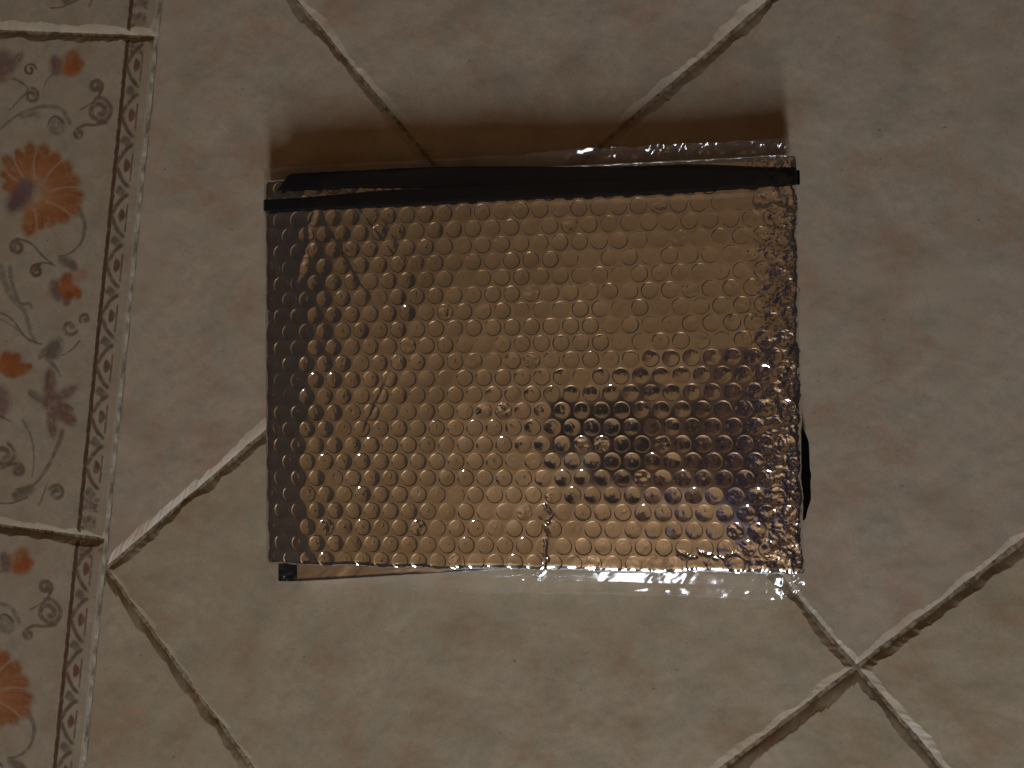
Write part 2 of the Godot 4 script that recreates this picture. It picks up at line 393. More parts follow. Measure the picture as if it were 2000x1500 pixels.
func build_sunshade(at: Vector3, turn: float) -> void:
	n_low = noise(31, 0.0085, 2); n_mid = noise(32, 0.03, 2); n_crisp = noise(33, 0.055, 3); n_crisp.fractal_type = FastNoiseLite.FRACTAL_RIDGED; n_fine = noise(34, 0.2, 2)
	var root := base("folded_sunshade", at, turn)
	tag(root, "folded silver bubble foil sunshade with black fabric edging lying on the tiled floor", "sunshade")
	var ring := hex_ring()
	var sv := PackedVector3Array(); var sn := PackedVector3Array(); var si := PackedInt32Array()
	var none := PackedFloat32Array()
	var bubbles := []
	for j in range(-17, 11):
		for i in range(-5, 29):
			var c := Vector2(-117.5 + PITCH * (i + 0.5 * posmod(j, 2)), 30.9 + ROW * j)
			if c.x < U0 - 7.0 or c.x > U1 + 7.0 or c.y < V0 - 8.0 or c.y > V1 + 8.0: continue
			var start := sv.size()
			for r in 3:
				for k in 24:
					var h: Vector2 = ring[k]
					var p := c + (h.normalized() * RB).lerp(h, r / 2.0)
					sv.append(sheet_point(p.x, p.y, none)); sn.append(sheet_normal(p.x, p.y, none))
			for r in 2:
				for k in 24:
					var a := start + r * 24 + k; var b := start + r * 24 + (k + 1) % 24
					si.append_array([a, a + 24, b, b, a + 24, b + 24])
			var odd := rng.randf() < 0.06
			var near := smoothstep(80.0, 141.0, c.x)
			var ang := rng.randfn(0.0, 0.35)
			var lively := lerpf(1.0, 0.6, smoothstep(10.0, 110.0, c.x) * smoothstep(0.0, -60.0, c.y)) * (1.25 if c.x < -60.0 else 1.0) * (rng.randf_range(0.4, 0.75) if rng.randf() < 0.1 else 1.0)
			bubbles.append(PackedFloat32Array([c.x, c.y, rng.randf_range(0.13, 0.27) * lively, rng.randf_range(0.07, 0.20) * lively, rng.randfn(0.0, 0.012), rng.randfn(0.0, 0.012),
				(-1.0 if rng.randf() < 0.7 else 1.0) * rng.randf_range(0.03, 0.11), (rng.randf_range(0.12, 0.3) if odd else 0.025) + 0.10 * near, cos(ang), sin(ang), rng.randfn(0.0, 0.35)]))
	var sheet := put(arrays(sv, sn, PackedVector2Array(), si), "foil_panel", M.foil, root)
	tag(sheet, "top foil panel dimpled all over with round air bubbles")
	# bubbles: 300 in the open field as pieces of their own, the rest (edges and under the tapes) together
	var order := []
	for k in bubbles.size():
		var b: PackedFloat32Array = bubbles[k]
		order.append([maxf(absf(b[0]) / 141.0, absf(b[1] - 8.0) / 95.0), k])
	order.sort_custom(func(p, q): return p[0] < q[0])
	var fr := [0.22, 0.42, 0.6, 0.74, 0.84, 0.9, 0.95, 1.0]
	var rv := PackedVector3Array(); var rn := PackedVector3Array(); var ri := PackedInt32Array()
	for o in order.size():
		var b: PackedFloat32Array = bubbles[order[o][1]]
		var c := Vector2(b[0], b[1])
		var single := o < 300
		var org := sheet_point(c.x, c.y, b) if single else Vector3.ZERO
		var v := PackedVector3Array(); var n := PackedVector3Array(); var idx := PackedInt32Array()
		v.append(sheet_point(c.x, c.y, b) - org); n.append(sheet_normal(c.x, c.y, b))
		for r in fr.size():
			for k in 24:
				var p: Vector2 = c + ring[k].normalized() * RB * fr[r]
				v.append(sheet_point(p.x, p.y, b) - org); n.append(sheet_normal(p.x, p.y, b))
		for k in 24:
			idx.append_array([0, 1 + k, 1 + (k + 1) % 24])
			for r in fr.size() - 1:
				var a := 1 + r * 24 + k; var d := 1 + r * 24 + (k + 1) % 24
				idx.append_array([a, a + 24, d, d, a + 24, d + 24])
		if single:
			put(arrays(v, n, PackedVector2Array(), idx), "bubble", M.foil, sheet).position = org
		else:
			var off := rv.size()
			rv.append_array(v); rn.append_array(n)
			for q in idx: ri.append(q + off)
	var rest := put(arrays(rv, rn, PackedVector2Array(), ri), "edge_bubbles", M.foil, sheet)
	tag(rest, "", "", "", "stuff")
	# lower folded panels: they peep out below the lower edge, the left end bound in black
	under_panel(root, [Vector2(-138.0, -104.0), Vector2(138.0, -104.0), Vector2(138.0, 101.0), Vector2(10.0, 105.5), Vector2(-126.5, 116.0), Vector2(-138.0, 116.2)], 1.2, 8.2)
	under_panel(root, [Vector2(-139.5, -105.5), Vector2(139.0, -105.5), Vector2(139.5, 103.0), Vector2(-139.5, 103.0)], 8.6, 13.0)
	var sq := []
	for k in 13:
		var vv := lerpf(100.0, 117.4, k / 12.0)
		var y1 := 8.7 - (maxf(0.0, vv - 115.5) / 1.9) ** 2 * 5.0
		sq.append([Vector3(-138.8, 1.0, vv) * 0.001, Vector3(-138.8, y1 - 0.5, vv) * 0.001, Vector3(-137.6, y1 + 0.2, vv) * 0.001, Vector3(-128.2, y1 + 0.2, vv - 0.3) * 0.001, Vector3(-127.6, y1 - 0.4, vv - 0.3) * 0.001, Vector3(-127.6, 1.0, vv) * 0.001])
	put(sweep(sq), "edge_binding", M.fabric, root)
	# black binding tapes across the upper edge
	tape(root, func(u): return lerpf(-109.2, -104.4, smoothstep(-60.0, 75.0, u)) + 4.2 * smoothstep(80.0, 140.0, u) + 9.0 * smoothstep(-126.0, -135.0, u), func(u): return lerpf(-100.3, -97.0, smoothstep(-100.0, -10.0, u)) , -134.0, 140.8, 0.5, 1)
	tape(root, func(u): return lerpf(-95.2, -97.6, smoothstep(-141.0, -60.0, u)), func(u): return -89.0 - 0.9 * smoothstep(-120.0, 60.0, u), -141.2, 62.0, 1.4, 2)
	tape(root, func(u): return -98.2 - 4.2 * smoothstep(136.0, 70.0, u) , func(u): return -89.9 - 0.8 * smoothstep(60.0, 141.0, u), 55.0, 142.2, 1.9, 3)
	# elastic loop bulging out at the right side
	var loop := Curve3D.new()
	for p in [Vector3(139.5, 0, 28.0), Vector3(142.4, 0, 34.0), Vector3(143.2, 0, 56.0), Vector3(143.0, 0, 76.0), Vector3(139.5, 0, 79.5)]: loop.add_point(p)
	for k in range(1, 4):
		var t := (loop.get_point_position(k + 1) - loop.get_point_position(k - 1)) * 0.2
		loop.set_point_in(k, -t); loop.set_point_out(k, t)
	var secs := []
	var ln := loop.get_baked_length()
	for k in 41:
		var p := loop.sample_baked(ln * k / 40.0)
		var mid := minf(1.0, 1.5 * sin(PI * k / 40.0)) * 0.85
		var kink := 0.6 * ridge((k - 22.0), 1.6)
		secs.append([Vector3(p.x - 1.8 + kink, 12.5, p.z) * 0.001, Vector3(p.x + 1.2 + kink, 12.9, p.z) * 0.001, Vector3(p.x + 1.4 + 4.6 * mid + kink, 5.2, p.z) * 0.001, Vector3(p.x + 4.2 * mid, 5.0, p.z) * 0.001])
	put(sweep(secs), "elastic_loop", M.fabric, root)

func under_panel(root: Node3D, pts: Array, y0: float, y1: float) -> void:
	var poly := PackedVector2Array(pts)
	var ringp := []
	var prof := [[0.0, 0.0], [-0.9, 0.18], [-1.1, 0.5], [-0.8, 0.8], [0.6, 1.0], [4.0, 1.0]]
	var v := PackedVector3Array(); var idx := PackedInt32Array()
	var dense := PackedVector2Array()
	for k in poly.size():
		var a := poly[k]; var b := poly[(k + 1) % poly.size()]
		var m := maxi(1, int(a.distance_to(b) / 3.0))
		for j in m: dense.append(a.lerp(b, float(j) / m))
	var c := Vector2.ZERO
	for p in dense: c += p
	c /= dense.size()
	for pr in prof:
		for p in dense:
			var q: Vector2 = p + (c - p).normalized() * float(pr[0])
			var yy: float = lerpf(y0, y1, float(pr[1])) + n_crisp.get_noise_2d(q.x * 1.4, q.y * 1.4) * 0.5 * sin(PI * float(pr[1])) + n_crisp.get_noise_2d(q.x * 1.5, q.y * 1.5) * 0.5 * float(pr[1])
			v.append(Vector3(q.x, yy, q.y) * 0.001)
	var n := dense.size()
	for r in prof.size() - 1:
		for j in n:
			var a := r * n + j; var b := r * n + (j + 1) % n
			idx.append_array([a, b, a + n, b, b + n, a + n])
	v.append(Vector3(c.x, y1, c.y) * 0.001)
	for j in n: idx.append_array([(prof.size() - 1) * n + j, (prof.size() - 1) * n + (j + 1) % n, v.size() - 1])
	put(with_normals(v, PackedVector2Array(), idx), "lower_panel", M.foil, root)

func tape(root: Node3D, va: Callable, vb: Callable, ua: float, ub: float, lift: float, seed_: int) -> void:
	var rough := noise(seed_ * 17, 0.35, 2); var wave := noise(seed_ * 5, 0.02, 2)
	var secs := []
	var m := int((ub - ua) / 1.2)
	for k in m + 1:
		var u := lerpf(ua, ub, float(k) / m)
		var a: float = va.call(u) + rough.get_noise_1d(u) * 0.18; var b: float = vb.call(u) + rough.get_noise_1d(u + 500.0) * 0.22
		var s := []
		var pu := bend(clampf(u, U0 + 0.01, U1 - 0.01), U0, U1, 3.0)
		for t in [0.0, 0.07, 0.3, 0.5, 0.7, 0.93, 1.0]:
			var vv := lerpf(a, b, t)
			var dome := 0.0 if t in [0.0, 1.0] else 0.55 + 0.12 * wave.get_noise_2d(u, t * 30.0)
			s.append(Vector3(u, TOP + lift + dome + 0.35 * wave.get_noise_2d(u, vv) - maxf(0.0, pu.y) * 0.6, vv) * 0.001)
		s.append(Vector3(u, TOP + lift - 0.5, b) * 0.001); s.append(Vector3(u, TOP + lift - 0.5, a) * 0.001)
		s.reverse()
		secs.append(s)
	put(sweep(secs), "binding_tape", M.fabric, root)

# ---------------------------------------------------------------- the clear bag
var f_wave: FastNoiseLite
var f_fold: FastNoiseLite
var f_long: FastNoiseLite
var f_edge: FastNoiseLite

func film_point(s: float, t: float) -> Vector3:            # s, t in 0..1 across the bag
	var v0 := -113.0 + f_edge.get_noise_1d(s * 300.0) * 1.2
	var v1 := 118.0 + f_edge.get_noise_1d(s * 260.0 + 900.0) * 1.4 + 1.6 * smoothstep(0.75, 0.93, s) - 7.0 * smoothstep(0.95, 1.0, s)
	var v := lerpf(v0, v1, t)
	var u0 := -142.8 + f_edge.get_noise_1d(t * 240.0 + 300.0) * 0.5 - 1.8 * smoothstep(0.95, 1.0, t) - 0.8 * smoothstep(0.05, 0.0, t)
	var u1 := 143.0 + f_edge.get_noise_1d(t * 260.0 + 600.0) * 0.9 + 1.4 * smoothstep(0.9, 1.0, t)
	var u := lerpf(u0, u1, s)
	var y := TOP + 0.75 + 1.9 * smoothstep(-84.0, -89.0, v)
	var low := smoothstep(100.0, 107.0, v); var right := smoothstep(112.0, 140.0, u); var up := smoothstep(-104.0, -110.0, v); var left := smoothstep(-108.0, -136.0, u)
	# over the foil the film lies taut, with a few shallow ripples
	y += lerpf(maxf(0.0, 0.25 + sheet_height(u, minf(v, 103.0))), 0.45, smoothstep(99.0, 104.6, v))
	y += 0.10 * f_wave.get_noise_2d(u, v) + 0.8 * right * f_fold.get_noise_2d(u, v * 0.8)
	# down over the edges
	var dl := maxf(0.0, v - 104.6)
	y -= minf(dl, 6.4) * lerpf(0.62, 0.46, smoothstep(-60.0, 10.0, u)) + maxf(0.0, minf(dl - 6.4, 9.0)) * lerpf(0.2, 0.33, smoothstep(0.0, 70.0, u)) * (1.0 + 0.4 * f_wave.get_noise_1d(u * 0.3))
	y += maxf(0.0, -107.5 - v) * lerpf(-0.3, 0.5, smoothstep(-30.0, 60.0, u))
	y -= smoothstep(-140.6, -142.8, u) * 9.0 + smoothstep(139.8, 143.4, u) * 8.5
	# wrinkles: long flat pleats along the lower edge, short sharp ones at the ends
	y += low * (0.34 * f_long.get_noise_2d(u * 0.02 + v * 0.03, v * 1.1) + (0.11 + 0.2 * smoothstep(25.0, 85.0, absf(u - 62.0))) * f_fold.get_noise_2d(u * 0.5 + v * 0.12, v * 0.9) + 0.42 * f_fold.get_noise_2d(u * 0.85 + v * 0.5, v * 0.8 + 50.0) * smoothstep(-0.05, 0.3, f_wave.get_noise_2d(u * 0.7, 40.0))) + up * (0.9 * f_long.get_noise_2d(u * 0.08, v) + 1.3 * f_fold.get_noise_2d(u * 0.8 + v * 0.3, v) * smoothstep(-10.0, 50.0, u))
	y += (low * left * 1.4 + low * smoothstep(126.0, 142.0, u) * 1.4 + up * right) * 1.0 * f_fold.get_noise_2d(u * 1.1 + 77.0, v * 1.1)
	return Vector3(u, maxf(y, 1.9), v) * 0.001

func build_bag(at: Vector3, turn: float) -> void:
	f_wave = noise(61, 0.035, 2); f_fold = noise(62, 0.075, 3); f_fold.fractal_type = FastNoiseLite.FRACTAL_RIDGED; f_long = noise(63, 0.12, 3); f_edge = noise(64, 0.05, 2)
	var root := base("plastic_bag", at, turn)
	tag(root, "clear crinkled plastic bag wrapped round the silver sunshade", "plastic bag")
	var nu := 290; var nv := 236
	var v := PackedVector3Array(); var n := PackedVector3Array(); var idx := PackedInt32Array()
	for j in nv + 1:
		for i in nu + 1:
			v.append(film_point(float(i) / nu, float(j) / nv))
	for j in nv:
		for i in nu:
			var a := j * (nu + 1) + i; var b := a + nu + 1
			idx.append_array([a, a + 1, b, a + 1, b + 1, b])
	put(with_normals(v, PackedVector2Array(), idx), "front_film", M.film, root)
	# the back of the bag lies on the floor and rises to the front film at the rim
	var bv := PackedVector3Array(); var bi := PackedInt32Array()
	var mu := 72; var mv := 60
	for j in mv + 1:
		for i in mu + 1:
			var p := film_point(float(i) / mu, float(j) / mv) * 1000.0
			var rim := minf(minf(p.x + 142.5, 143.0 - p.x), minf(p.z + 113.0, 118.5 - p.z))
			bv.append(Vector3(p.x, lerpf(maxf(p.y - 0.5, 0.6), 0.6, smoothstep(0.0, 5.0, rim)), p.z) * 0.001)
	for j in mv:
		for i in mu:
			var a := j * (mu + 1) + i; var b := a + mu + 1
			bi.append_array([a, a + 1, b, a + 1, b + 1, b])
	put(with_normals(bv, PackedVector2Array(), bi), "back_film", M.film, root)
	# heat-sealed bead along the lower rim
	for t in [1.0]:
		var secs := []
		for k in 181:
			var p := film_point(k / 180.0, t)
			var r := 0.00028
			secs.append([p + Vector3(0, r, 0), p + Vector3(0, 0, r), p + Vector3(0, -r, 0), p + Vector3(0, 0, -r)])
		put(sweep(secs), "sealed_seam", M.film, root)

# ---------------------------------------------------------------- smooth bodies: surface nets over tapered bones
func bone_distance(p: Vector3, b: Array) -> float:
	var ab: Vector3 = b[1] - b[0]
	var t := clampf((p - b[0]).dot(ab) / maxf(ab.length_squared(), 1e-9), 0.0, 1.0)
	return p.distance_to(b[0] + ab * t) - lerpf(b[2], b[3], t)

func body_mesh(bones: Array, cell: float, blend: float) -> ArrayMesh:
	var lo := Vector3.ONE * 1e9; var hi := -lo
	for b in bones:
		for q in 2:
			lo = lo.min(b[q] - Vector3.ONE * (b[2 + q] + 2.5 * cell)); hi = hi.max(b[q] + Vector3.ONE * (b[2 + q] + 2.5 * cell))
	var nx := int((hi.x - lo.x) / cell) + 2; var ny := int((hi.y - lo.y) / cell) + 2; var nz := int((hi.z - lo.z) / cell) + 2
	var f := PackedFloat32Array(); f.resize(nx * ny * nz); f.fill(1.0)
	for b in bones:
		var m := maxf(b[2], b[3]) + blend + 2.0 * cell
		var p0: Vector3 = ((b[0].min(b[1]) - Vector3.ONE * m - lo) / cell).floor(); var p1: Vector3 = ((b[0].max(b[1]) + Vector3.ONE * m - lo) / cell).ceil()
		for z in range(maxi(0, int(p0.z)), mini(nz, int(p1.z) + 1)):
			for y in range(maxi(0, int(p0.y)), mini(ny, int(p1.y) + 1)):
				for x in range(maxi(0, int(p0.x)), mini(nx, int(p1.x) + 1)):
					var k := (z * ny + y) * nx + x
					var d := bone_distance(lo + Vector3(x, y, z) * cell, b)
					var h := clampf(0.5 + 0.5 * (f[k] - d) / blend, 0.0, 1.0)
					f[k] = lerpf(f[k], d, h) - blend * h * (1.0 - h)
	var at := {}
	var v := PackedVector3Array(); var idx := PackedInt32Array()
	for z in nz - 1:
		for y in ny - 1:
			for x in nx - 1:
				var sum := Vector3.ZERO; var cnt := 0; var ins := 0
				var c := []
				for q in 8:
					var val := f[((z + (q >> 2)) * ny + y + ((q >> 1) & 1)) * nx + x + (q & 1)]
					c.append(val); ins += int(val < 0.0)
				if ins == 0 or ins == 8: continue
				for e in [[0, 1], [2, 3], [4, 5], [6, 7], [0, 2], [1, 3], [4, 6], [5, 7], [0, 4], [1, 5], [2, 6], [3, 7]]:
					var a: float = c[e[0]]; var b2: float = c[e[1]]
					if (a < 0.0) != (b2 < 0.0):
						var t := a / (a - b2)
						var pa := Vector3(e[0] & 1, (e[0] >> 1) & 1, e[0] >> 2); var pb := Vector3(e[1] & 1, (e[1] >> 1) & 1, e[1] >> 2)
						sum += pa.lerp(pb, t); cnt += 1
				at[(z * ny + y) * nx + x] = v.size()
				v.append(lo + (Vector3(x, y, z) + sum / cnt) * cell)
	for z in range(1, nz - 1):
		for y in range(1, ny - 1):
			for x in range(1, nx - 1):
				var k := (z * ny + y) * nx + x
				var s := f[k] < 0.0
				for ax in 3:
					var o: int = [1, nx, nx * ny][ax]; var p: int = [nx, nx * ny, 1][ax]; var q: int = [nx * ny, 1, nx][ax]
					if (f[k + o] < 0.0) == s: continue
					var a = at.get(k); var b = at.get(k - p); var c = at.get(k - p - q); var d = at.get(k - q)
					if a == null or b == null or c == null or d == null: continue
					if s: idx.append_array([a, c, b, a, d, c])
					else: idx.append_array([a, b, c, a, c, d])
	return with_normals(v, PackedVector2Array(), idx)

func build_person() -> void:
	var root := base("person", Vector3(0.72, 0, 0.06))
	tag(root, "person in a mauve sweater crouching beside the sunshade and holding a phone over it", "person")
	var o := Vector3(0.72, 0, 0.06)
	var J := func(x: float, y: float, z: float) -> Vector3: return Vector3(x, y, z) - o
	var pelvis: Vector3 = J.call(0.90, 0.27, 0.08); var waist: Vector3 = J.call(0.86, 0.45, 0.07); var chest: Vector3 = J.call(0.78, 0.66, 0.05); var neck: Vector3 = J.call(0.70, 0.82, 0.03); var head: Vector3 = J.call(0.635, 0.93, 0.01)
	var sl: Vector3 = J.call(0.73, 0.74, 0.23); var sr: Vector3 = J.call(0.73, 0.74, -0.15)
	var el: Vector3 = J.call(0.47, 0.455, 0.02); var wl: Vector3 = J.call(0.235, 0.418, -0.055)
	var er: Vector3 = J.call(0.50, 0.48, -0.24); var wr: Vector3 = J.call(0.265, 0.425, -0.165)
	var kl: Vector3 = J.call(0.56, 0.40, 0.22); var kr: Vector3 = J.call(0.56, 0.42, -0.13)
	var al: Vector3 = J.call(0.74, 0.09, 0.23); var ar: Vector3 = J.call(0.74, 0.09, -0.11)
	var skin := [[pelvis, waist, 0.13, 0.12], [waist, chest, 0.12, 0.14], [chest, neck, 0.12, 0.055], [neck, head, 0.055, 0.06], [head + Vector3(0.03, 0.03, 0), head + Vector3(-0.015, -0.045, 0), 0.092, 0.062],
		[head + Vector3(-0.075, -0.02, 0), head + Vector3(-0.098, -0.035, 0), 0.012, 0.014], [head + Vector3(0.02, -0.01, -0.085), head + Vector3(0.025, -0.03, -0.09), 0.018, 0.013], [head + Vector3(0.02, -0.01, 0.085), head + Vector3(0.025, -0.03, 0.09), 0.018, 0.013],
		[sl, el, 0.05, 0.042], [el, wl, 0.04, 0.028], [sr, er, 0.05, 0.042], [er, wr, 0.04, 0.028],
		[pelvis, kl, 0.10, 0.06], [kl, al, 0.055, 0.038], [pelvis, kr, 0.10, 0.06], [kr, ar, 0.055, 0.038]]
	var body := put(body_mesh(skin, 0.016, 0.03), "body", M.skin, root)
	# the hand at the phone: palm, four fingers over the phone's back edge, thumb on the other face
	var pw: Vector3 = J.call(0.185, 0.405, -0.075)
	var hand := [[wl, pw, 0.026, 0.024], [pw + Vector3(0, 0, -0.03), pw + Vector3(0, 0, 0.03), 0.016, 0.016]]
	for k in 4:
		var z := -0.033 + 0.022 * k
		var a := pw + Vector3(-0.012, -0.006, z)
		var b := a + Vector3(-0.036 + 0.003 * absf(k - 1.0), -0.012, 0.0); var c := b + Vector3(-0.026 + 0.003 * absf(k - 1.0), 0.004, 0.001)
		hand.append([a, b, 0.0095, 0.009]); hand.append([b, c, 0.009, 0.0075])
	var t0 := pw + Vector3(0.0, 0.012, 0.028); var t1 := t0 + Vector3(-0.035, 0.014, 0.002)
	hand.append([t0, t1, 0.012, 0.0105]); hand.append([t1, t1 + Vector3(-0.03, -0.003, -0.008), 0.0105, 0.009])
	put(body_mesh(hand, 0.0045, 0.007), "hand", M.skin, root)
	var pr := wr + Vector3(-0.05, -0.012, 0.02)
	var rest := [[wr, pr, 0.027, 0.022]]
	for k in 4: rest.append([pr + Vector3(0.0, 0.0, -0.03 + 0.02 * k), pr + Vector3(-0.06 + 0.006 * absf(k - 1.0), -0.008, -0.033 + 0.022 * k), 0.01, 0.008])
	rest.append([wr + Vector3(-0.01, -0.005, 0.02), wr + Vector3(-0.04, -0.01, 0.06), 0.012, 0.009])
	put(body_mesh(rest, 0.0045, 0.007), "hand", M.skin, root)
	var cloth := [[pelvis + Vector3(0, 0.05, 0), waist, 0.15, 0.145], [waist, chest, 0.145, 0.16], [chest, sl, 0.13, 0.075], [chest, sr, 0.13, 0.075], [chest, neck + Vector3(0.02, -0.03, 0), 0.13, 0.075],
		[sl, el, 0.072, 0.06], [el, wl.lerp(el, 0.0), 0.066, 0.055], [sr, er, 0.072, 0.06], [er, wr.lerp(er, 0.0), 0.066, 0.055]]
	put(body_mesh(cloth, 0.016, 0.035), "sweater", M.sweater, root)
	var legs := [[pelvis, kl, 0.13, 0.08], [kl, al + Vector3(0, 0.02, 0), 0.078, 0.055], [pelvis, kr, 0.13, 0.08], [kr, ar + Vector3(0, 0.02, 0), 0.078, 0.055], [pelvis, pelvis + Vector3(0.02, 0.04, 0), 0.15, 0.15]]
	put(body_mesh(legs, 0.018, 0.03), "trousers", M.trousers, root)
	for a in [al, ar]: put(body_mesh([[a + Vector3(0.03, -0.045, 0), a + Vector3(-0.06, -0.05, 0), 0.042, 0.04], [a + Vector3(-0.06, -0.05, 0), a + Vector3(-0.15, -0.055, 0), 0.042, 0.033], [a + Vector3(0.01, -0.03, 0), a, 0.045, 0.046]], 0.01, 0.02), "shoe", M.shoe, root)
	put(body_mesh([[head + Vector3(0.05, 0.05, 0), head + Vector3(0.055, 0.0, 0), 0.088, 0.078], [head + Vector3(0.02, 0.065, -0.02), head + Vector3(0.02, 0.065, 0.02), 0.075, 0.075]], 0.01, 0.02), "hair", M.hair, root)
	for s in [-1.0, 1.0]:
		var e := SphereMesh.new(); e.radius = 0.012; e.height = 0.024; e.radial_segments = 12; e.rings = 6
		put(e, "eye", M.white, body).position = head + Vector3(-0.066, 0.0, 0.031 * s)

func build_phone() -> void:
	var t := Transform3D(Basis(CX, -CD, -CF), CAM)               # the lens sits at the camera's place, the phone behind it
	var root := base("phone"); root.transform = t * Transform3D(Basis.IDENTITY, Vector3(0.03, -0.036, 0.0085))
	tag(root, "dark phone held flat over the sunshade", "phone")
	root.add_child(rounded(0.147, 0.072, 0.0078, 0.011, M.phone, "body"), true)
	var s := rounded(0.139, 0.066, 0.0006, 0.008, M.screen, "screen"); s.position.z = 0.0043; root.add_child(s, true)
	var bump := rounded(0.034, 0.034, 0.0016, 0.008, M.phone, "camera_plate"); bump.position = Vector3(-0.046, 0.0175, -0.0046); root.add_child(bump, true)
	for p in [Vector2(-0.055, 0.009), Vector2(-0.04, 0.018)]:
		var c := CylinderMesh.new(); c.top_radius = 0.0055; c.bottom_radius = 0.006; c.height = 0.0012; c.radial_segments = 24
		var o := put(c, "lens_ring", M.screen, root); o.rotation.x = PI / 2; o.position = Vector3(p.x, p.y, -0.0059)

func rounded(w: float, h: float, d: float, r: float, m: Material, called: String) -> MeshInstance3D:
	var secs := []
	for lv in [[-0.5, 0.0012], [-0.3, 0.0], [0.3, 0.0], [0.5, 0.0012]]:
		var s := []
		for q in 4:
			for k in 7:
				var a := (q + k / 6.0) * PI / 2
				var c := Vector2([1, -1, -1, 1][q] * (w / 2 - r), [1, 1, -1, -1][q] * (h / 2 - r))
				s.append(Vector3(c.x + cos(a) * (r - lv[1]), c.y + sin(a) * (r - lv[1]), lv[0] * d))
		secs.append(s)
	var o := MeshInstance3D.new(); o.mesh = sweep(secs); o.material_override = m; o.name = called
	return o

# ---------------------------------------------------------------- the scene
func _ready() -> void:
	rng.seed = 4711
	var cam := Camera3D.new()
	cam.name = "camera"; add_child(cam)
	cam.transform = Transform3D(Basis(CX, -CD, -CF).orthonormalized(), CAM)
	cam.fov = rad_to_deg(2.0 * atan(750.0 / FOCAL)); cam.near = 0.004; cam.far = 30.0; cam.current = true
	var env := Environment.new()
	env.background_mode = Environment.BG_COLOR; env.background_color = Color(0, 0, 0)
	env.tonemap_mode = Environment.TONE_MAPPER_LINEAR; env.tonemap_exposure = 1.0
	env.sdfgi_enabled = true; env.ssao_enabled = true; env.ssil_enabled = true
	var we := WorldEnvironment.new(); we.name = "environment"; we.environment = env; add_child(we)
	# daylight through one tall narrow window behind the lower edge of the photograph
	var win := Vector3(0.6, 1.42, 2.83); var ww := 0.42; var wh := 1.25
	var sunless := AreaLight3D.new()
	sunless.name = "window_daylight"; sunless.area_size = Vector2(ww - 0.06, wh - 0.06); sunless.light_color = Color(0.92, 0.95, 0.985)
	sunless.light_energy = 6.7; sunless.area_range = 9.0; sunless.shadow_enabled = true
	add_child(sunless); sunless.position = win + Vector3(0, 0, -0.03)
	materials()
	room(win, ww, wh)
	lay_floor()
	var o := Vector3(0.0245, 0.0, -0.139); var turn := deg_to_rad(6.046)
	build_sunshade(o, turn)
	build_bag(o, turn)
	# a bit of orange thread on the bag
	var secs := []
	for k in 15:
		var t := k / 14.0
		var p := Vector3(66.4 + 3.0 * t + 0.9 * sin(t * 5.0), TOP + 1.6 + 0.5 * sin(t * PI), 95.2 + 4.3 * t)
		secs.append([(p + Vector3(0.16, 0, 0)) * 0.001, (p + Vector3(0, 0.16, 0)) * 0.001, (p + Vector3(-0.16, 0, 0)) * 0.001, (p + Vector3(0, -0.16, 0)) * 0.001])
	var th := put(sweep(secs), "thread", M.thread); th.position = o; th.rotation.y = turn
	tag(th, "short orange thread lying on the clear bag near its lower edge", "thread")
	build_person()
	build_phone()

